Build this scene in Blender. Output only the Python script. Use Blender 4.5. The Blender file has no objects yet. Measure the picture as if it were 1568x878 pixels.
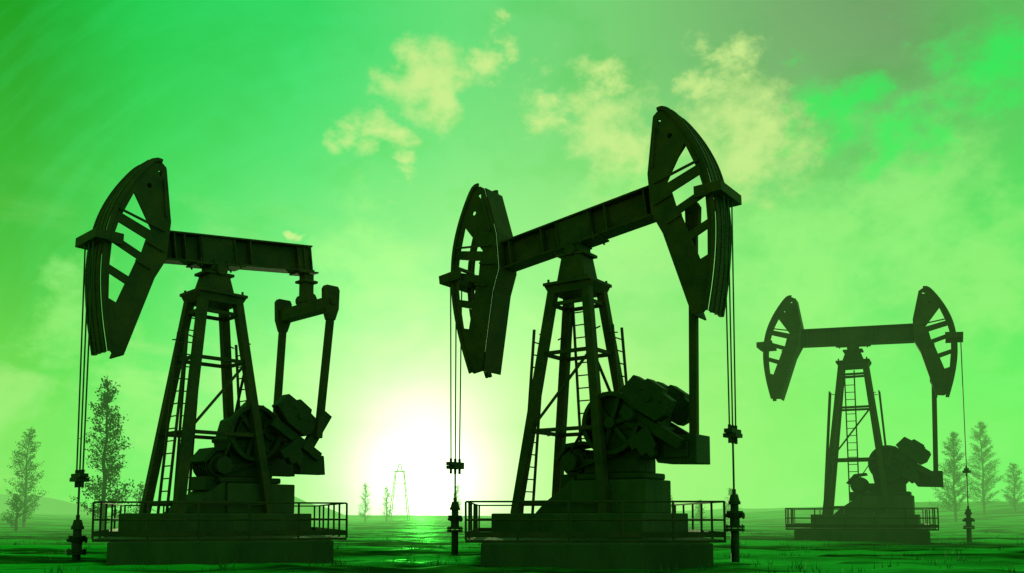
import bpy, bmesh, math, random
from mathutils import Vector, Matrix, noise
from mathutils.geometry import tessellate_polygon
R=math.radians
scene=bpy.context.scene
scene.view_settings.view_transform='Standard'
scene.view_settings.look='None'
scene.view_settings.exposure=0
random.seed(4)

def lin(r,g,b):
    f=lambda c:(c/255/12.92 if c/255<=.04045 else ((c/255+.055)/1.055)**2.4)
    return (f(r),f(g),f(b),1)
SUN_AZ,SUN_EL=-5.6,2.6
def dirv(az,el):
    a,e=R(az),R(el)
    return Vector((math.sin(a)*math.cos(e),math.cos(a)*math.cos(e),math.sin(e)))
SUN=dirv(SUN_AZ,SUN_EL)

# ------------------------------------------------------------------ materials
def newmat(name):
    m=bpy.data.materials.new(name); m.use_nodes=True
    nt=m.node_tree; b=nt.nodes['Principled BSDF']
    return m,nt,b
def mat_noise(name,c1,c2,scale=3,rough=(.5,.8),metal=0,bump=.2,detail=8,bscale=None,stretch=(1,1,1)):
    m,nt,b=newmat(name); N=nt.nodes; L=nt.links
    tc=N.new('ShaderNodeTexCoord'); mp=N.new('ShaderNodeMapping'); mp.inputs['Scale'].default_value=stretch
    L.new(tc.outputs['Object'],mp.inputs['Vector'])
    n=N.new('ShaderNodeTexNoise'); n.inputs['Scale'].default_value=scale; n.inputs['Detail'].default_value=detail
    n.inputs['Roughness'].default_value=.65
    L.new(mp.outputs[0],n.inputs['Vector'])
    r=N.new('ShaderNodeValToRGB'); r.color_ramp.elements[0].position=.35; r.color_ramp.elements[1].position=.68
    r.color_ramp.elements[0].color=(*c1,1); r.color_ramp.elements[1].color=(*c2,1)
    L.new(n.outputs['Fac'],r.inputs[0]); L.new(r.outputs[0],b.inputs['Base Color'])
    mr=N.new('ShaderNodeMapRange'); mr.inputs['To Min'].default_value=rough[0]; mr.inputs['To Max'].default_value=rough[1]
    L.new(n.outputs['Fac'],mr.inputs['Value']); L.new(mr.outputs[0],b.inputs['Roughness'])
    b.inputs['Metallic'].default_value=metal
    if bump:
        n2=N.new('ShaderNodeTexNoise'); n2.inputs['Scale'].default_value=bscale or scale*4; n2.inputs['Detail'].default_value=3
        L.new(mp.outputs[0],n2.inputs['Vector'])
        bp=N.new('ShaderNodeBump'); bp.inputs['Strength'].default_value=bump; bp.inputs['Distance'].default_value=.03
        L.new(n2.outputs['Fac'],bp.inputs['Height']); L.new(bp.outputs[0],b.inputs['Normal'])
    return m
M_STEEL=mat_noise('rusted_painted_steel',(.035,.014,.009),(.14,.042,.022),scale=1.6,rough=(.6,.9),bump=.15,bscale=14,detail=5)
M_STEEL2=mat_noise('oily_steel',(.018,.010,.006),(.07,.028,.018),scale=2.5,rough=(.5,.85),bump=.2,bscale=18,detail=5)
M_CONC=mat_noise('weathered_concrete',(.055,.036,.026),(.12,.07,.05),scale=1.1,rough=(.8,.95),bump=.4,bscale=9,stretch=(1,1,.35),detail=5)
M_ROPE=mat_noise('wire_rope',(.02,.02,.015),(.05,.045,.035),scale=20,rough=(.5,.7),bump=0,detail=2)
M_BARK=mat_noise('bark',(.03,.025,.015),(.07,.055,.035),scale=6,rough=(.85,.95),bump=0,detail=2)
M_LEAF=mat_noise('foliage',(.02,.06,.015),(.06,.13,.03),scale=1.5,rough=(.6,.8),bump=0,detail=2)

# ------------------------------------------------------------------ mesh builder
class MB:
    def __init__(s): s.v=[];s.f=[]
    def add(s,vs,fs,M=None):
        o=len(s.v)
        for p in vs:
            p=Vector(p); s.v.append(M@p if M else p)
        s.f+= [tuple(o+i for i in f) for f in fs]
    def box(s,x0,x1,y0,y1,z0,z1,M=None):
        vs=[(x,y,z) for z in(z0,z1) for y in(y0,y1) for x in(x0,x1)]
        s.add(vs,[(0,2,3,1),(4,5,7,6),(0,1,5,4),(2,6,7,3),(0,4,6,2),(1,3,7,5)],M)
    def bar(s,p,q,w,h,side=(0,1,0)):
        p,q=Vector(p),Vector(q); d=(q-p); L=d.length; d.normalize()
        sd=Vector(side); sd=(sd-d*sd.dot(d))
        if sd.length<1e-4: sd=Vector((1,0,0)); sd=sd-d*sd.dot(d)
        sd.normalize(); up=d.cross(sd)
        M=Matrix((( d.x,sd.x,up.x,p.x),(d.y,sd.y,up.y,p.y),(d.z,sd.z,up.z,p.z),(0,0,0,1)))
        s.box(0,L,-w/2,w/2,-h/2,h/2,M)
    def cyl(s,p,q,r,n=10,r2=None):
        p,q=Vector(p),Vector(q); d=(q-p).normalized(); r2=r if r2 is None else r2
        a=d.orthogonal().normalized(); b=d.cross(a)
        vs=[];fs=[]
        for k in range(n):
            t=2*math.pi*k/n; e=a*math.cos(t)+b*math.sin(t)
            vs+= [p+e*r,q+e*r2]
        for k in range(n):
            j=(k+1)%n; fs.append((2*k,2*j,2*j+1,2*k+1))
        fs.append(tuple(2*k for k in range(n))[::-1]); fs.append(tuple(2*k+1 for k in range(n)))
        s.add(vs,fs)
    def prism(s,poly,y0,y1,holes=(),M=None):   # poly in (x,z) extruded in y
        loops=[poly]+list(holes)
        tri=tessellate_polygon([[Vector((a,b,0)) for a,b in l] for l in loops])
        flat=[p for l in loops for p in l]; n=len(flat)
        vs=[(a,y0,b) for a,b in flat]+[(a,y1,b) for a,b in flat]
        fs=[tuple(t) for t in tri]+[tuple(i+n for i in t)[::-1] for t in tri]
        o=0
        for l in loops:
            k=len(l)
            for i in range(k):
                j=(i+1)%k; fs.append((o+i,o+j,o+j+n,o+i+n))
            o+=k
        s.add(vs,fs,M)
    def obj(s,name,mat,parent=None,bevel=0,smooth=False):
        me=bpy.data.meshes.new(name); me.from_pydata([tuple(v) for v in s.v],[],s.f); me.update()
        bm=bmesh.new(); bm.from_mesh(me); bmesh.ops.recalc_face_normals(bm,faces=bm.faces); bm.to_mesh(me); bm.free()
        me.materials.append(mat)
        if smooth:
            for p in me.polygons: p.use_smooth=True
        o=bpy.data.objects.new(name,me); scene.collection.objects.link(o)
        if parent: o.parent=parent
        if bevel:
            m=o.modifiers.new('bevel','BEVEL'); m.width=bevel; m.segments=2; m.limit_method='ANGLE'; m.angle_limit=R(40)
        return o

def rim_pts():
    P=[(.30,2.12),(.52,2.10),(.86,1.66),(1.18,1.10),(1.42,.5),(1.56,-.15),(1.61,-.8),(1.58,-1.5),(1.47,-2.3),(1.30,-3.12)]
    out=[]
    for i in range(len(P)-1):      # Catmull-Rom
        p0=P[max(i-1,0)];p1=P[i];p2=P[i+1];p3=P[min(i+2,len(P)-1)]
        for k in range(4):
            t=k/4
            out.append(tuple(.5*((2*b)+(c-a)*t+(2*a-5*b+4*c-d)*t*t+(-a+3*b-3*c+d)*t**3) for a,b,c,d in zip(p0,p1,p2,p3)))
    out.append(P[-1]); return out
RIM=rim_pts()
BACK=[(1.26,-3.16),(.98,-3.15),(.32,-.98),(.03,-.40),(-.02,.62),(.20,2.04)]
def inset(pts,d):
    out=[]
    for i,p in enumerate(pts):
        a=pts[max(i-1,0)];b=pts[min(i+1,len(pts)-1)]
        tx,tz=b[0]-a[0],b[1]-a[1]; l=math.hypot(tx,tz); out.append((p[0]+tz/l*d,p[1]-tx/l*d))
    return out

def head(mb,x0,sgn,tilt,piv,backing,rot=0,t=.9,hs=1.0):
    """horsehead: u outward from beam end, v up, mirrored by sgn"""
    M=Matrix.Translation(Vector(piv))@Matrix.Rotation(-tilt,4,'Y')
    M=M@Matrix.Translation(Vector((sgn*(x0+.1),0,0)))@Matrix.Rotation(-R(rot),4,'Y')@Matrix.Translation(Vector((-sgn*(x0+.1),0,0)))
    f=lambda pts:[(sgn*(x0+u),v*hs) for u,v in pts]
    circ=lambda cx,cz,r:[(cx+r*math.cos(k*math.pi/5),cz+r*math.sin(k*math.pi/5)) for k in range(10)]
    holes=[[(1.0,1.12),(.46,.22),(1.26,.48)],
           [(.60,-.02),(1.34,.24),(1.43,-.12),(.70,-.42)],
           [(.80,-.60),(1.47,-.32),(1.49,-.92),(.98,-1.12)],
           [(1.06,-1.32),(1.48,-1.14),(1.45,-1.78),(1.25,-1.86)],
           circ(.62,1.42,.07),[(.30,1.92),(.42,1.9),(.33,1.72)]]
    mb.prism(f(RIM+BACK),-t/2,-t/2+.06,[f(h) for h in holes],M)
    def band(y0,y1,o,w,i0=0):
        rp=RIM[i0:]
        a=inset(rp,-o); b=inset(rp,-(o+w)) ; mb.prism(f(a+b[::-1]),y0,y1,(),M)
    band(-t/2-.05,-t/2-.002,-.012,.10,1)
    band(t/2-.10,t/2-.02,0,.14)
    band(t/2-.001,t/2+.05,-.012,.09,1)
    if backing:
        band(-.17,-.12,.01,.12,3); band(.12,.17,.01,.12,3)
        band(-t/2+.062,t/2-.102,.07,.04,3)
    else:
        for k in (8,19,30,35):
            u,v=RIM[k]; v*=hs; mb.box(*sorted((sgn*(x0+u-.14),sgn*(x0+u-.06))),-t/2+.062,t/2-.102,v-.04,v+.04,M)
    bk=BACK[1:]; bi=inset(bk,-.04)
    for i in range(len(bk)-1):
        mb.prism(f([bk[i],bk[i+1],bi[i+1],bi[i]]),-t/2+.063+.001*i,t/2-.02,(),M)
    mb.prism(f([(.2,2.0),(.3,2.08),(.52,2.05),(.8,1.6),(.0,.66)]),t/2-.018,t/2-.003,(),M)
    for a,b in (((.15,.3),(1.35,.58)),((.12,-.25),(.6,-.1)),((.45,-.8),(.85,-.65)),((.25,1.7),(.12,.7))):
        pa=Vector((sgn*(x0+a[0]),-t/2-.03,a[1]*hs)); pb=Vector((sgn*(x0+b[0]),-t/2-.03,b[1]*hs))
        mb.bar(M@pa,M@pb,.06,.05)
    xa,xb=sorted((sgn*(x0+1.60),sgn*(x0+1.96)))
    mb.box(xa,xb,-.66,.66,-.36,-.12,M)
    mb.box(*sorted((sgn*(x0+1.25),sgn*(x0+1.64))),-.62,-.515,-.38,-.10,M)
    mb.box(*sorted((sgn*(x0+1.25),sgn*(x0+1.64))),.505,.62,-.38,-.10,M)
    return M@Vector((sgn*(x0+1.86),0,-.3))

def railing(mb,hx,y0,y1,z,h=.85):
    pts=[(-hx,y0),(hx,y0),(hx,y1),(-hx,y1)]
    for i in range(4):
        a=Vector((*pts[i],z)); b=Vector((*pts[(i+1)%4],z)); L=(b-a).length; n=max(2,round(L/1.25))
        for k in range(n):
            p=a.lerp(b,k/n)+Vector((random.uniform(-.02,.02),0,0)); mb.cyl(p,p+Vector((random.uniform(-.01,.01),0,h)),.027,6)
        for zz in (h*.52,h): 
            mb.cyl(a+Vector((0,0,zz)),b+Vector((0,0,zz)),.022,6)
        mb.bar(a+Vector((0,0,.12)),b+Vector((0,0,.12)),.02,.12,(b-a).cross(Vector((0,0,1))))

def ladder(mb,p,q,w,side,cage=0):
    p,q=Vector(p),Vector(q); sd=Vector(side).normalized()*w/2
    mb.bar(p-sd,q-sd,.055,.06,side); mb.bar(p+sd,q+sd,.055,.06,side)
    n=int((q-p).length/.33)
    for k in range(1,n): 
        c=p.lerp(q,k/n); mb.cyl(c-sd,c+sd,.019,5)

def wellhead(mb,x,y,zb=.1):
    """small christmas-tree: base flange at zb, 0.95 m tall"""
    P=lambda z:(x,y,zb+z)
    mb.cyl((x,y,-.3),P(0),.10,14)
    mb.cyl(P(0),P(.06),.23,14); mb.cyl(P(.075),P(.13),.23,14); mb.cyl(P(.13),P(.3),.12,12)
    mb.cyl(P(.3),P(.42),.15,12,.19); mb.cyl(P(.42),P(.47),.2,12); mb.cyl(P(.47),P(.62),.10,10)
    mb.cyl(P(.62),P(.7),.15,10); mb.cyl(P(.7),P(.86),.13,10,.09); mb.cyl(P(.86),P(.98),.05,8)
    mb.cyl((x-.24,y,zb+.36),(x+.24,y,zb+.36),.045,8); mb.cyl((x+.2,y,zb+.36),(x+.23,y,zb+.36),.08,10)
    for k in range(8):
        a=k*math.pi/4; mb.cyl((x+.19*math.cos(a),y+.19*math.sin(a),zb-.02),(x+.19*math.cos(a),y+.19*math.sin(a),zb+.16),.016,5)

def pumpjack(loc,yaw,tilt,zp,zb,left,right,right_head,base_yaw,carr,near_left,crank_dx=0,equal=False,slab_hw=2.53,slab_hd=4.0,wb=(.1,.1),rot=(0,0),base_off=0,hs=1.0):
    E=bpy.data.objects.new('oil_pumpjack',None); scene.collection.objects.link(E)
    E.location=loc; E.rotation_euler=(0,0,yaw); tilt=R(tilt)
    piv=(0,0,zb)
    MT=Matrix.Translation(Vector(piv))@Matrix.Rotation(-tilt,4,'Y')
    # ---- beam
    mb=MB(); xl=-(left-1.62)-.06; xr=(right-1.62)+.06 if right_head else right
    h=.40
    mb.box(xl,xr,-.27,.27,h-.05,h,MT); mb.box(xl,xr,-.27,.27,-h,-h+.05,MT); mb.box(xl,xr,-.03,.03,-h+.051,h-.051,MT)
    for xs in (xl+.35,-1.0,-.5,.5,1.0,xr-.3,xr-.06):
        mb.box(xs-.02,xs+.02,-.25,.25,-h+.052,h-.052,MT)
    mb.box(-.55,.55,-.2,.2,-h+.053,h-.053,MT)
    mb.box(-.75,.75,-.33,.33,-h-.05,-h-.002,MT)
    for xs in (-.6,-.2,.2,.6):
        for ys in(-.29,.29): mb.cyl(MT@Vector((xs,ys,-h-.1)),MT@Vector((xs,ys,-h+.12)),.03,6)
    if not right_head:
        mb.box(right-.55,right+.12,-.30,.30,-h-.05,-h-.003,MT)
        mb.box(right-.5,right-.06,-.18,.18,-h+.054,h-.054,MT)
    mb.obj('walking_beam',M_STEEL,E,bevel=.008)
    # ---- heads
    mb=MB(); pl=head(mb,left-1.62,-1,tilt,piv,near_left,rot[0],hs=hs); mb.obj('horsehead_front',M_STEEL,E,bevel=.006)
    hang=[(pl,carr[0],wb[0])]
    if right_head:
        mb=MB(); pr=head(mb,right-1.62,1,tilt,piv,not near_left,rot[1],hs=hs); mb.obj('horsehead_rear',M_STEEL,E,bevel=.006)
        hang.append((pr,carr[1],wb[1]))
    # ---- ropes, carrier bars, wellheads
    mr=MB(); mw=MB()
    for p,zc,zw in hang:
        if zc is None: continue
        for yy in (-.26,0,.26):
            mr.cyl((p.x,yy,p.z),(p.x,yy*.75,zc+.1),.020,6)
        mr.cyl((p.x,0,zc),(p.x,0,zw+.9),.026,6)
        mw.box(p.x-.10,p.x+.10,-.30,.30,zc,zc+.10)
        mw.box(p.x-.16,p.x+.16,-.22,.22,zc-.10,zc-.003)
        for yy in (-.2,0,.2): mw.cyl((p.x,yy,zc-.24),(p.x,yy,zc+.2),.04,8)
        wellhead(mw,p.x,0,zw)
    mr.obj('bridle_ropes',M_ROPE,E); mw.obj('wellhead',M_STEEL2,E,bevel=.006)
    # ---- samson post derrick
    mb=MB(); z0=1.1; bx,by,tx,ty=1.32,.98,.5,.38
    C=[(-1,-1),(1,-1),(1,1),(-1,1)]
    B=[Vector((a*bx,b*by,z0)) for a,b in C]; T=[Vector((a*tx,b*ty,zp-.1)) for a,b in C]
    for p,q in zip(B,T): mb.bar(p,q,.23,.23,(0,1,0))
    for li,tv in enumerate([.05,.36,.70,.92]):
        for i in range(4):
            j=(i+1)%4; p=B[i].lerp(T[i],tv); q=B[j].lerp(T[j],tv); mb.bar(p,q,.07,.1+.001*i)
    mb.bar(B[0].lerp(T[0],.36),B[1].lerp(T[1],.70),.05,.07)
    mb.bar(B[1].lerp(T[1],.70),B[2].lerp(T[2],.36),.05,.07)
    # platform
    mb.box(-.72,.72,-.6,.6,zp-.1,zp-.02)
    mb.prism([(-.72,zp-.101),(-.58,zp-.32),(.58,zp-.32),(.72,zp-.101)],-.52,.52)
    for x in(-.6,-.2,.2,.6):
        for y in(-.5,.5): mb.cyl((x,y,zp-.02),(x,y,zp+.08),.035,6)
    zt=zb-.40-.05
    mb.prism([(-.46,zp-.018),(.46,zp-.018),(.30,zt-.28),(-.30,zt-.28)],-.33,.33)
    mb.box(-.42,.42,-.36,.36,zt-.277,zt-.2)
    mb.cyl((0,-.42,zt-.14),(0,.42,zt-.14),.15,14)
    mb.box(-.24,.24,-.30,.30,zt-.17,zt+.02)
    mb.obj('samson_post',M_STEEL,E,bevel=.008)
    # ladders
    mb=MB(); H=zp-z0
    f=lambda s,t,off:Vector((s*(bx+(tx-bx)*t+off),0,z0+H*t))
    ladder(mb,f(-1,0,.14)+Vector((0,-.3,-.4)),f(-1,.80,.36)+Vector((0,-.3,0)),.5,(0,1,0))
    ladder(mb,f(1,0,.14)+Vector((0,.3,-.4)),f(1,.80,.36)+Vector((0,.3,0)),.5,(0,1,0))
    g=lambda t:Vector((-.25,by+(ty-by)*t+.1,z0+H*t))
    ladder(mb,g(0),g(.95),.42,(1,0,0))
    for s in(-1,1):
        for t in(.35,.78):
            for yy in (-.45,0.5):
                p=f(s,t,.0); mb.bar(p+Vector((0,yy*.6,0)),f(s,t,.25)+Vector((0,yy,0)),.03,.03)
    mb.obj('ladders',M_STEEL,E)
    # ---- pedestal, gearbox, motor
    mb=MB()
    mb.box(-1.9,2.5,-1.3,1.3,.48,1.12)
    mb.box(.2,2.3,-.72,.72,1.118,1.95)
    mb.prism([(-1.0,1.117),(-.7,1.4),(-.1,1.8),(.198,2.05),(.198,1.117)],-.6,.6)
    mb.obj('machine_plinth',M_CONC,E,bevel=.03)
    mb=MB(); dx=crank_dx
    mb.box(.3+dx,2.2+dx,-.62,.62,1.96,2.12); mb.box(.45+dx,2.0+dx,-.5,.5,2.118,2.5)
    mb.prism([(.75+dx,2.45),(2.0+dx,2.45),(2.45+dx,2.95),(2.5+dx,3.55),(2.15+dx,3.95),(1.4+dx,4.05),(.8+dx,3.75),(.62+dx,3.1)],-.42,.42)
    mb.prism([(.6+dx,3.1),(2.56+dx,3.15),(2.56+dx,3.28),(.6+dx,3.23)],-.5,.5)
    mb.cyl((1.6+dx,-.3,4.02),(1.6+dx,.3,4.02),.12,10)
    mb.cyl((1.95+dx,-.98,3.5),(1.95+dx,.98,3.5),.16,16)
    mb.cyl((1.95+dx,-.6,3.5),(1.95+dx,.6,3.5),.34,18)
    mb.obj('gear_reducer',M_STEEL2,E,bevel=.04)
    mb=MB()
    n=36
    ring=lambda r,cx,cz:[(cx+r*math.cos(2*math.pi*k/n),cz+r*math.sin(2*math.pi*k/n)) for k in range(n)]
    cx,cz=1.32+dx,3.36
    mb.prism(ring(.8,cx,cz),-.72,-.5,[ring(.68,cx,cz)]); mb.cyl((cx,-.75,cz),(cx,-.4,cz),.15,14)
    for k in range(6):
        a=k*math.pi/3+.2; mb.bar((cx,-.6,cz),(cx+.7*math.cos(a),-.6,cz+.7*math.sin(a)),.08,.12)
    mb.cyl((cx,-.5,cz),(cx,-.46,cz),.78,n)
    mx,mz=.1,2.42
    mb.cyl((mx,-.45,mz),(mx,.5,mz),.34,20)
    for k in range(7): mb.cyl((mx,-.35+k*.12,mz),(mx,-.31+k*.12,mz),.38,20)
    mb.cyl((mx,-.7,mz),(mx,-.5,mz),.24,16); mb.box(mx-.4,mx+.4,-.4,.45,1.75,2.13)
    mb.bar((mx,-.6,mz+.22),(cx-.2,-.6,cz+.80),.14,.03); mb.bar((mx,-.6,mz-.23),(cx+.2,-.6,cz-.78),.14,.03)
    mb.prism([(mx-.55,mz+.1),(mx-.2,mz+.5),(mx+.3,mz+.55),(mx+.3,mz+.45),(mx-.15,mz+.4),(mx-.45,mz+.05)],-.5,.4)
    mb.obj('motor_and_sheave',M_STEEL2,E,bevel=.015)
    # ---- cranks with counterweights
    mb=MB(); yc=.98 if equal else .62
    S=Vector((1.95+dx,0,3.5)); W=Vector((3.1+dx,0,2.8))
    for s in (-1,1):
        ys=s*yc
        p=S+Vector((-.3,ys,.2)); q=W+Vector((.1,ys,-.05)); mb.bar(p,q,.2,.28)
        MM=Matrix.Translation(Vector((2.45+dx,0,3.88)))@Matrix.Rotation(R(35),4,'Y')
        y0,y1=sorted((s*(yc-.14),s*(yc+.2)))
        mb.prism([(-.78,-.22),(-.68,.28),(-.35,.30),(-.30,.40),(.18,.40),(.22,.30),(.55,.28),(.60,-.12),(.46,-.36),(-.2,-.40)],y0,y1,(),MM)
        MM2=Matrix.Translation(Vector((2.25+dx,0,2.85)))@Matrix.Rotation(R(-28),4,'Y')
        mb.prism([(-.36,.2),(-.34,-.05),(-.22,-.06),(-.2,-.3),(-.04,-.31),(0,-.46),(.12,-.46),(.18,-.3),(.26,-.28),(.30,.3)],y0+.03,y1-.03,(),MM2)
        mb.cyl((2.45+dx,y0-.04,3.88),(2.45+dx,y1+.04,3.88),.09,10)
        for k in (-.3,.3): 
            c=MM@Vector((k,0,.1)); mb.cyl((c.x,y0-.03,c.z),(c.x,y1+.03,c.z),.05,8)
    if equal:
        for s in(-1,1):
            mb.prism([(2.55+dx,2.85),(2.7+dx,2.95),(3.4+dx,2.8),(3.45+dx,2.25),(2.6+dx,2.25)],s*.8-.18,s*.8+.18)
            q=Vector((3.05+dx,s*1.02,3.45)); mb.bar(q+Vector((-.35,0,-.55)),q+Vector((.38,0,.6)),.2,.32)
    else:
        mb.prism([(2.3,3.1),(2.42,3.18),(2.85,3.0),(3.5,3.0),(3.5,2.3),(2.48,2.34),(2.3,2.62)],-.42,.42)
        mb.box(2.65,3.3,-.47,.47,2.45,2.82)
    mb.obj('crank_counterweights',M_STEEL2,E,bevel=.025)
    # ---- pitman
    mb=MB()
    if equal:
        e=MT@Vector((right-.12,0,-h-.05)); ze=e.z-1.10
        mb.box(e.x-.16,e.x+.16,-.16,.16,ze+.16,e.z); mb.box(e.x-.25,e.x+.25,-.25,.25,e.z-.28,e.z-.2)
        mb.cyl((e.x,-.3,ze+.3),(e.x,.3,ze+.3),.2,12)
        mb.prism([(e.x-.17,ze-.2),(e.x+.17,ze-.2),(e.x+.17,ze+.18),(e.x-.17,ze+.18)],-1.25,1.25)
        for s in(-1,1):
            y=s*1.28
            mb.prism([(e.x-.26,ze+.42),(e.x-.2,ze+.52),(e.x+.2,ze+.52),(e.x+.26,ze+.42),(e.x+.24,ze-.15),(e.x+.12,ze-.5),(e.x-.12,ze-.5),(e.x-.24,ze-.15)],y-.1,y+.1)
            mb.cyl((e.x,y-.16,ze+.05),(e.x,y+.16,ze+.05),.1,10)
            mb.bar((e.x,y,ze-.45),(3.05+dx,s*1.16,3.3),.17,.2)
    else:
        top=MT@Vector((right-.62,0,-.45)); zt2=top.z if zp<7.6 else 7.4
        mb.bar((3.3,.1,zt2),(3.22,.1,2.8),.17,.2)
        mb.prism([(3.12,zt2),(3.2,zt2+.14),(3.4,zt2+.14),(3.48,zt2),(3.46,zt2-.45),(3.38,zt2-.6),(3.2,zt2-.6),(3.13,zt2-.45)],-.02,.22)
    mb.obj('pitman_arms',M_STEEL,E,bevel=.015)
    # ---- slab + railing, own yaw
    rel=Matrix.Rotation(base_yaw-yaw,4,'Z')@Matrix.Translation(Vector((base_off,0,0)))
    mb=MB(); mb.box(-slab_hw,slab_hw,-slab_hd,slab_hd,-.3,.46,rel)
    o=mb.obj('concrete_slab',M_CONC,E,bevel=.03)
    mb=MB(); mb.box(-slab_hw-.35,slab_hw+.35,-slab_hd+.3,slab_hd-.3,.463,.52)
    railing(mb,slab_hw+.33,-slab_hd+.34,slab_hd-.34,.52)
    for v in range(len(mb.v)): mb.v[v]=rel@mb.v[v]
    mb.obj('railing',M_STEEL,E)
    return E

pumpjack((1.75,24.0,0),R(-35),8,7.25,8.67,3.98,4.02,True,0,(2.5,3.0),False,wb=(.6,.7),rot=(0,-6),base_off=.1)
pumpjack((-8.36,25.2,0),R(46),7,7.25,8.47,3.20,3.1,False,R(18),(2.0,0),True,crank_dx=-.3,equal=True,rot=(-9,0),base_off=.42)
pumpjack((15.6,41.3,0),R(-26),-2,8.1,9.25,3.88,4.2,True,R(-20),(None,3.0),False,slab_hw=2.6,wb=(0,.5),rot=(2,-1),hs=.90)

# ------------------------------------------------------------------ ground
def hgt(x,y):
    n=noise.noise(Vector((x*.22+.3*noise.noise(Vector((x*.3,y*.3,2))),y*.75,5)))
    v=.12*noise.noise(Vector((x*.10,y*.2,0)))+.24*(.35-abs(n))+.06*noise.noise(Vector((x*1.1,y*2.2,3)))
    far=max(0,min(1,(y-55)/80)); far=far*far*(3-2*far)
    v+=far*(max(0,min(1,(x-22)/45))*3.2+max(0,min(1,(-x-30)/60))*1.5)
    v+=far*.5*noise.noise(Vector((x*.03,y*.03,9)))
    return v-.09
xs=[];ys=[]
for k in range(-120,121):
    t=k/120; xs.append(t*45+ (abs(t)**5)*math.copysign(2200,t))
for k in range(330):
    t=k/329; ys.append(-5+t*75+t**7*3500)
vs=[(x,y,hgt(x,y)) for y in ys for x in xs]; nx=len(xs)
fs=[(j*nx+i,j*nx+i+1,(j+1)*nx+i+1,(j+1)*nx+i) for j in range(len(ys)-1) for i in range(nx-1)]
me=bpy.data.meshes.new('ground'); me.from_pydata(vs,[],fs); me.update()
for p in me.polygons: p.use_smooth=True
g=bpy.data.objects.new('ground',me); scene.collection.objects.link(g)
m,nt,b=newmat('wet_turf_and_soil'); N=nt.nodes; L=nt.links
tc=N.new('ShaderNodeTexCoord'); mp=N.new('ShaderNodeMapping'); mp.inputs['Scale'].default_value=(.28,1.0,1)
L.new(tc.outputs['Object'],mp.inputs['Vector'])
n1=N.new('ShaderNodeTexNoise'); n1.inputs['Scale'].default_value=.9; n1.inputs['Detail'].default_value=7; n1.inputs['Distortion'].default_value=1.5
n2=N.new('ShaderNodeTexNoise'); n2.inputs['Scale'].default_value=.3; n2.inputs['Detail'].default_value=4; n2.inputs['Distortion'].default_value=1
for n in(n1,n2): L.new(mp.outputs[0],n.inputs['Vector'])
r=N.new('ShaderNodeValToRGB'); e=r.color_ramp.elements; e[0].position=.42; e[0].color=(.006,.014,.002,1); e[1].position=.64; e[1].color=(.07,.17,.03,1)
L.new(n1.outputs['Fac'],r.inputs[0]); L.new(r.outputs[0],b.inputs['Base Color'])
b.inputs['Roughness'].default_value=.9; b.inputs['Specular IOR Level'].default_value=0
bp=N.new('ShaderNodeBump'); bp.inputs['Strength'].default_value=1; bp.inputs['Distance'].default_value=.6
L.new(n1.outputs['Fac'],bp.inputs['Height']); L.new(bp.outputs[0],b.inputs['Normal'])
gl=N.new('ShaderNodeBsdfGlossy'); gl.inputs['Color'].default_value=(.08,.62,.12,1); gl.inputs['Roughness'].default_value=.5; L.new(bp.outputs[0],gl.inputs['Normal'])
mk=N.new('ShaderNodeMapRange'); mk.inputs[1].default_value=.44; mk.inputs[2].default_value=.58; mk.inputs[3].default_value=.05; mk.inputs[4].default_value=.75; L.new(n2.outputs['Fac'],mk.inputs[0])
ms=N.new('ShaderNodeMixShader'); L.new(mk.outputs[0],ms.inputs[0]); L.new(b.outputs[0],ms.inputs[1]); L.new(gl.outputs[0],ms.inputs[2])
L.new(ms.outputs[0],N['Material Output'].inputs['Surface'])
me.materials.append(m)

def hill(name,cx,cy,rx,ry,h):
    vs=[];fs=[];n=40
    for j in range(n+1):
        for i in range(n+1):
            u,v=i/n*2-1,j/n*2-1; d=min(1,math.hypot(u,v)); z=h*(.5+.5*math.cos(math.pi*d))
            z*=1+.35*noise.noise(Vector((u*3+cx,v*3,1)))
            vs.append((cx+u*rx,cy+v*ry,z-1.5))
    for j in range(n):
        for i in range(n): fs.append((j*(n+1)+i,j*(n+1)+i+1,(j+1)*(n+1)+i+1,(j+1)*(n+1)+i))
    me=bpy.data.meshes.new(name); me.from_pydata(vs,[],fs); me.update()
    for p in me.polygons:p.use_smooth=True
    me.materials.append(M_HILL); o=bpy.data.objects.new(name,me); scene.collection.objects.link(o)
M_HILL=mat_noise('hill_grass',(.04,.08,.02),(.08,.13,.04),scale=.05,rough=(.9,1),bump=0)
hill('hill',-260,420,110,90,14); hill('hill',-118,440,55,60,13)

# ------------------------------------------------------------------ grass tufts (one mesh)
rg=random.Random(12); gb=MB()
for i in range(520):
    y=rg.uniform(16.5,60); x=rg.uniform(-.62,.62)*y; z=hgt(x,y)
    if abs(x-1.9)<3.1 and 19.8<y<28.3: continue
    for k in range(rg.randint(5,11)):
        a=rg.uniform(0,6.28); px,py=x+rg.gauss(0,.12),y+rg.gauss(0,.12); L_=rg.uniform(.06,.2)
        dx_,dy_=math.cos(a)*.012,math.sin(a)*.012
        gb.add([(px-dx_,py-dy_,z-.02),(px+dx_,py+dy_,z-.02),(px+rg.gauss(0,.05),py+rg.gauss(0,.05),z+L_)],[(0,1,2)])
me=bpy.data.meshes.new('grass'); me.from_pydata([tuple(v) for v in gb.v],[],gb.f); me.materials.append(M_LEAF)
scene.collection.objects.link(bpy.data.objects.new('grass',me))

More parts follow.
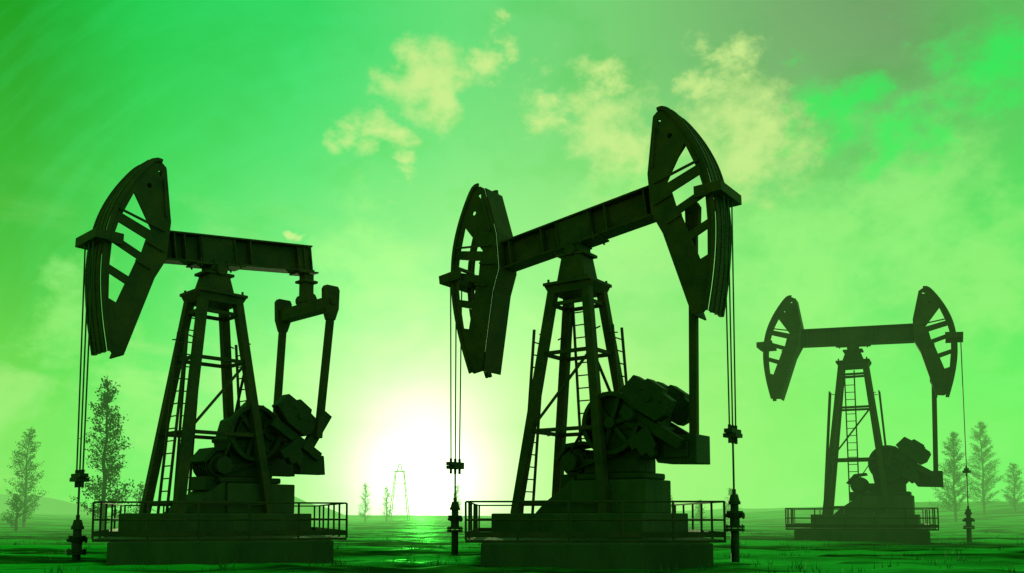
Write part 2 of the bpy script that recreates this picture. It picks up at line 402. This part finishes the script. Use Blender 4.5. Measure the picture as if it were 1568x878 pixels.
# ------------------------------------------------------------------ trees
def tree(x,y,H,wid,seed,dens=1.0):
    rnd=random.Random(seed); z0=hgt(x,y)-.1
    E=bpy.data.objects.new('conifer_tree',None); scene.collection.objects.link(E); E.location=(x,y,z0)
    mb=MB(); lf=MB()
    pts=[Vector((rnd.uniform(-.04,.04)*k*.5,rnd.uniform(-.04,.04)*k*.5,H*k/8)) for k in range(9)]
    for k in range(8): mb.cyl(pts[k],pts[k+1],.13*(1-k/8.5)+.012,7,.13*(1-(k+1)/8.5)+.012)
    nb=int(H*14)
    for i in range(nb):
        t=.10+.9*(i/nb)**.92; z=t*H; k=min(7,int(t*8)); base=pts[k].lerp(pts[k+1],t*8-k)
        prof=(min(1,(t+.1)/.25))*(1-t)**.55
        Lb=wid*.5*(prof*1.45+.06)*rnd.uniform(.6,1.12); a=rnd.uniform(0,6.283)
        d=Vector((math.cos(a),math.sin(a),rnd.uniform(.3,.8))); d.normalize()
        tip=base+d*Lb; mid=base.lerp(tip,.5)+Vector((0,0,-.08*Lb))
        mb.cyl(base,mid,.022*(1-t)+.014,4,.016); mb.cyl(mid,tip,.016,4,.005)
        for s in range(4):
            q=base.lerp(tip,rnd.uniform(.35,.95)); e=q+Vector((rnd.uniform(-1,1),rnd.uniform(-1,1),rnd.uniform(.1,.9)))*.3*Lb
            mb.cyl(q,e,.010,3,.004)
        for s in range(int(26*dens*(.4+Lb))):
            tt=rnd.uniform(.25,1.08); q=base.lerp(tip,tt)+Vector((rnd.gauss(0,.10),rnd.gauss(0,.10),rnd.gauss(0,.10)))
            r=rnd.uniform(.04,.10); u=Vector((rnd.gauss(0,1),rnd.gauss(0,1),rnd.gauss(0,1))).normalized(); w=u.orthogonal().normalized()
            lf.add([q-u*r,q+w*r*.5,q+u*r,q-w*r*.5],[(0,1,2,3)])
    mb.obj('trunk_and_limbs',M_BARK,E); 
    me=bpy.data.meshes.new('foliage'); me.from_pydata([tuple(v) for v in lf.v],[],lf.f); me.materials.append(M_LEAF)
    o=bpy.data.objects.new('foliage',me); scene.collection.objects.link(o); o.parent=E
tree(-21.4,48,8.4,2.3,1); tree(-42.5,80,8.6,2.9,2,.8)
tree(43.5,90,8.8,3.2,3,1.5); tree(52,101,10.3,3.3,4,1.5); tree(56.5,103,5.6,2.4,5,1.3)
tree(24,100,3.9,1.7,6); tree(20.5,100,2.6,1.4,7); tree(17,100,3.8,1.6,8)
tree(-24,150,6.6,2.0,9,.6); tree(-21.6,158,6.2,2.0,10,.5); tree(-9.6,160,6.4,2.0,11,.6); tree(-35.6,66,2.6,1.9,12,.6)
tree(-24.3,60,3.2,1.5,13,.6)

# distant derrick
E=bpy.data.objects.new('oil_derrick',None); scene.collection.objects.link(E); E.location=(-27.5,224,0)
mb=MB(); Bc=[Vector((a*2.3,b*2.3,0)) for a,b in((-1,-1),(1,-1),(1,1),(-1,1))]; Tc=[Vector((a*1.0,b*1.0,11.9)) for a,b in((-1,-1),(1,-1),(1,1),(-1,1))]
for i in range(4):
    j=(i+1)%4; mb.bar(Bc[i],Tc[i],.16,.16)
    for k in range(4):
        a,c=k/4,(k+1)/4; mb.bar(Bc[i].lerp(Tc[i],a),Bc[j].lerp(Tc[j],c),.07,.07); mb.bar(Bc[i].lerp(Tc[i],c),Bc[j].lerp(Tc[j],c),.07,.07)
mb.box(-1.3,1.3,-1.3,1.3,11.85,12.0)
for a,b in((-1,-1),(1,-1),(1,1),(-1,1)): mb.bar((a*.6,b*.6,12.0),(a*.25,b*.25,13.6),.12,.12)
mb.box(-.35,.35,-.35,.35,13.6,13.75); mb.obj('lattice_tower',M_STEEL,E)

# ------------------------------------------------------------------ haze beyond the field; its emission stands in for scattered sunlight
mb=MB(); mb.box(-300,300,31,235,-4,24)
mv=bpy.data.materials.new('glow_haze'); mv.use_nodes=True; nt=mv.node_tree; nt.nodes.clear()
out=nt.nodes.new('ShaderNodeOutputMaterial'); ab=nt.nodes.new('ShaderNodeVolumeAbsorption'); em=nt.nodes.new('ShaderNodeEmission'); ads=nt.nodes.new('ShaderNodeAddShader')
SIG=.0048
ab.inputs['Color'].default_value=(0,0,0,1); ab.inputs['Density'].default_value=SIG
em.inputs['Color'].default_value=(.28,.90,.17,1); em.inputs['Strength'].default_value=SIG
nt.links.new(ab.outputs[0],ads.inputs[0]); nt.links.new(em.outputs[0],ads.inputs[1]); nt.links.new(ads.outputs[0],out.inputs['Volume'])
mb.obj('glow_haze',mv)

# ------------------------------------------------------------------ sky
w=bpy.data.worlds.new('World'); scene.world=w; w.use_nodes=True; nt=w.node_tree; N=nt.nodes; L=nt.links
w.cycles.sampling_method='NONE'
bg=N['Background']
def math_(op,a,b=None,c=None,clamp=False):
    n=N.new('ShaderNodeMath'); n.operation=op; n.use_clamp=clamp
    for i,v in enumerate((a,b,c)):
        if v is None: continue
        if isinstance(v,(int,float)): n.inputs[i].default_value=v
        else: L.new(v,n.inputs[i])
    return n.outputs[0]
def vmath(op,a,b=None,c=None):
    n=N.new('ShaderNodeVectorMath'); n.operation=op
    for i,v in enumerate((a,b,c)):
        if v is None: continue
        if isinstance(v,(tuple,Vector)): n.inputs[i].default_value=tuple(v)
        else: L.new(v,n.inputs[i])
    return n
def mix(f,a,b,mode='MIX'):
    n=N.new('ShaderNodeMix'); n.data_type='RGBA'; n.blend_type=mode
    for s,v in ((n.inputs[0],f),(n.inputs[6],a),(n.inputs[7],b)):
        if isinstance(v,(int,float)): s.default_value=v
        elif isinstance(v,tuple): s.default_value=v
        else: L.new(v,s)
    return n.outputs[2]
def ramp(f,stops,interp='LINEAR'):
    n=N.new('ShaderNodeValToRGB'); cr=n.color_ramp; cr.interpolation=interp
    while len(cr.elements)<len(stops): cr.elements.new(.5)
    for e,(p,c) in zip(cr.elements,stops): e.position=p; e.color=c
    L.new(f,n.inputs[0]); return n.outputs[0]
def mrange(v,a,b,c=0,d=1,kind='SMOOTHSTEP'):
    n=N.new('ShaderNodeMapRange'); n.interpolation_type=kind
    for i,x in enumerate((a,b,c,d)): n.inputs[i+1].default_value=x
    L.new(v,n.inputs[0]); return n.outputs[0]
tc=N.new('ShaderNodeTexCoord'); D=vmath('NORMALIZE',tc.outputs['Generated']).outputs[0]
sp=N.new('ShaderNodeSeparateXYZ'); L.new(D,sp.inputs[0]); X,Y,Z=sp.outputs
az=math_('ARCTAN2',X,Y); t=math_('MULTIPLY_ADD',az,1/(2*R(32)),.5,clamp=True)
el=math_('ARCSINE',Z)
def nz(vec,scale,detail=6,rough=.55,dist=0,sc=(1,1,1),rotz=0,out='Fac'):
    mp=N.new('ShaderNodeMapping'); mp.inputs['Scale'].default_value=sc; mp.inputs['Rotation'].default_value=(0,rotz,0); L.new(vec,mp.inputs[0])
    n=N.new('ShaderNodeTexNoise'); n.inputs['Scale'].default_value=scale; n.inputs['Detail'].default_value=detail; n.inputs['Roughness'].default_value=rough; n.inputs['Distortion'].default_value=dist
    L.new(mp.outputs[0],n.inputs['Vector']); return n.outputs[out]
cl=nz(D,5.5,6,.6,.5,(1,1,1.9))
t2=math_('ADD',t,math_('MULTIPLY_ADD',cl,.07,-.035),clamp=True)
P=lambda px:.5+math.degrees(math.atan((px-784)/1400))/64
low=ramp(t2,[(P(0),lin(75,200,0)),(P(60),lin(40,208,5)),(P(150),lin(0,228,68)),(P(300),lin(85,240,110)),(P(480),lin(182,241,138)),(P(700),lin(208,239,150)),(P(950),lin(192,237,134)),(P(1200),lin(146,245,114)),(P(1400),lin(92,249,100)),(P(1568),lin(40,246,85))])
midc=ramp(t2,[(P(0),lin(0,176,30)),(P(200),lin(0,212,82)),(P(450),lin(72,226,114)),(P(700),lin(140,234,130)),(P(950),lin(144,232,126)),(P(1200),lin(114,230,112)),(P(1400),lin(90,222,102)),(P(1568),lin(72,222,92))])
top=ramp(t2,[(P(0),lin(0,156,22)),(P(200),lin(0,200,74)),(P(450),lin(40,216,104)),(P(700),lin(98,220,120)),(P(950),lin(116,204,114)),(P(1200),lin(118,172,110)),(P(1400),lin(112,158,104)),(P(1568),lin(92,184,92))])
c=mix(mrange(el,R(4),R(15)),low,midc); c=mix(mrange(el,R(14),R(28)),c,top)
dS=vmath('DISTANCE',D,SUN).outputs['Value']
# faint ring-shaped streaks round the sun, upper left
cb=N.new('ShaderNodeCombineXYZ'); L.new(math_('MULTIPLY',dS,34),cb.inputs[0]); L.new(math_('MULTIPLY',math_('ARCTAN2',math_('SUBTRACT',X,SUN.x),math_('SUBTRACT',Z,SUN.z)),2.0),cb.inputs[1])
st=nz(cb.outputs[0],1.5,3,.6,0)
c=mix(math_('MULTIPLY',mrange(st,.42,.72,0,.12),mrange(az,R(0),R(-14))),c,lin(60,240,130))
pnn=N.new('ShaderNodeTexNoise'); pnn.inputs['Scale'].default_value=12; pnn.inputs['Detail'].default_value=6; pnn.inputs['Roughness'].default_value=.6
mpp=N.new('ShaderNodeMapping'); mpp.inputs['Scale'].default_value=(1,1,1.5); mpp.inputs['Rotation'].default_value=(0,R(35),0); L.new(D,mpp.inputs[0]); L.new(mpp.outputs[0],pnn.inputs['Vector'])
pn=pnn.outputs['Fac']
off=vmath('SUBTRACT',pnn.outputs['Color'],(.5,.5,.5)).outputs[0]
DW=vmath('MULTIPLY_ADD',off,(.19,.19,.14),D).outputs[0]
def spot(az_,el_,rad):
    d=vmath('DISTANCE',DW,dirv(az_,el_)).outputs['Value']; return mrange(d,rad,0,0,1,'LINEAR')
def pd(px,py): 
    a=math.degrees(math.atan((px-784)/1400)); return a,math.degrees(math.atan((790-py)/1400*math.cos(R(a))))
soft=math_('MULTIPLY',mrange(cl,.44,.68),mrange(el,R(22),R(8)))
c=mix(math_('MULTIPLY',soft,.6),c,mix(mrange(az,R(12),R(24)),lin(204,243,148),lin(118,253,118)))
pn2=nz(D,30,4,.62,0,(1,1,1.2),R(-20))
c=mix(mrange(pn,.52,.32,0,.35),c,mix(1.0,c,lin(180,240,190),'MULTIPLY'))
def puffs(c,lst,col,k=1.0,a0=.15,a1=.75):
    m=None
    for px,py,r in lst:
        s=spot(*pd(px,py),r/1400); m=s if m is None else math_('MAXIMUM',m,s)
    v=mrange(math_('ADD',m,math_('MULTIPLY_ADD',pn2,1.1,-.55)),a0,a1)
    return mix(math_('MULTIPLY',math_('MULTIPLY',v,mrange(m,0,.35)),k,clamp=True),c,col)
c=puffs(c,[(1420,310,190),(1250,400,190),(1500,420,180),(1000,330,170),(120,480,90),(210,610,90),(560,400,140)],lin(168,250,132),.6,.1,1.0)
c=puffs(c,[(652,92,88),(750,66,62),(560,200,64),(602,246,46),(890,95,62),(860,165,66),(940,195,110),(1155,200,122),(1125,110,62),(425,340,26)],lin(206,236,142),.95,.08,.95)
c=puffs(c,[(1525,75,110),(1400,195,84),(1290,150,80)],lin(20,238,88),.8,.06,.95)
def gauss(w_): return math_('POWER',2.718,math_('MULTIPLY',math_('POWER',math_('DIVIDE',dS,w_),2),-1))
def addc(c,f,col): 
    n=vmath('SCALE',col); L.new(f,n.inputs['Scale']); return mix(1.0,c,n.outputs[0],'ADD')
c=addc(c,math_('MULTIPLY',gauss(.28),.24),(.75,.8,.5))
c=addc(c,math_('MULTIPLY',gauss(.135),.75),(1,1,.8))
c=addc(c,math_('MULTIPLY',gauss(.07),3.0),(1,1,.9))
sky=N.new('ShaderNodeTexSky'); sky.sky_type='NISHITA'; sky.sun_disc=False; sky.sun_elevation=R(SUN_EL); sky.sun_rotation=R(SUN_AZ)
c=mix(1.0,c,mix(1.0,sky.outputs[0],(.0002,.002,.0003,1),'MULTIPLY'),'ADD')
L.new(c,bg.inputs['Color']); bg.inputs['Strength'].default_value=1.0

sl=bpy.data.lights.new('sun','SUN'); sl.energy=4.5; sl.angle=R(.5); sl.color=(.7,1,.4)
so=bpy.data.objects.new('sun',sl); scene.collection.objects.link(so); so.rotation_euler=(-SUN).to_track_quat('-Z','Y').to_euler(); so.location=SUN*200

cam=bpy.data.cameras.new('camera'); co=bpy.data.objects.new('camera',cam); scene.collection.objects.link(co)
co.location=(0,0,1.05); co.rotation_euler=(R(95),0,0); cam.sensor_width=36; cam.lens=36*1400/1568; cam.shift_y=229/1568
cam.clip_end=8000; cam.clip_start=.05
scene.camera=co
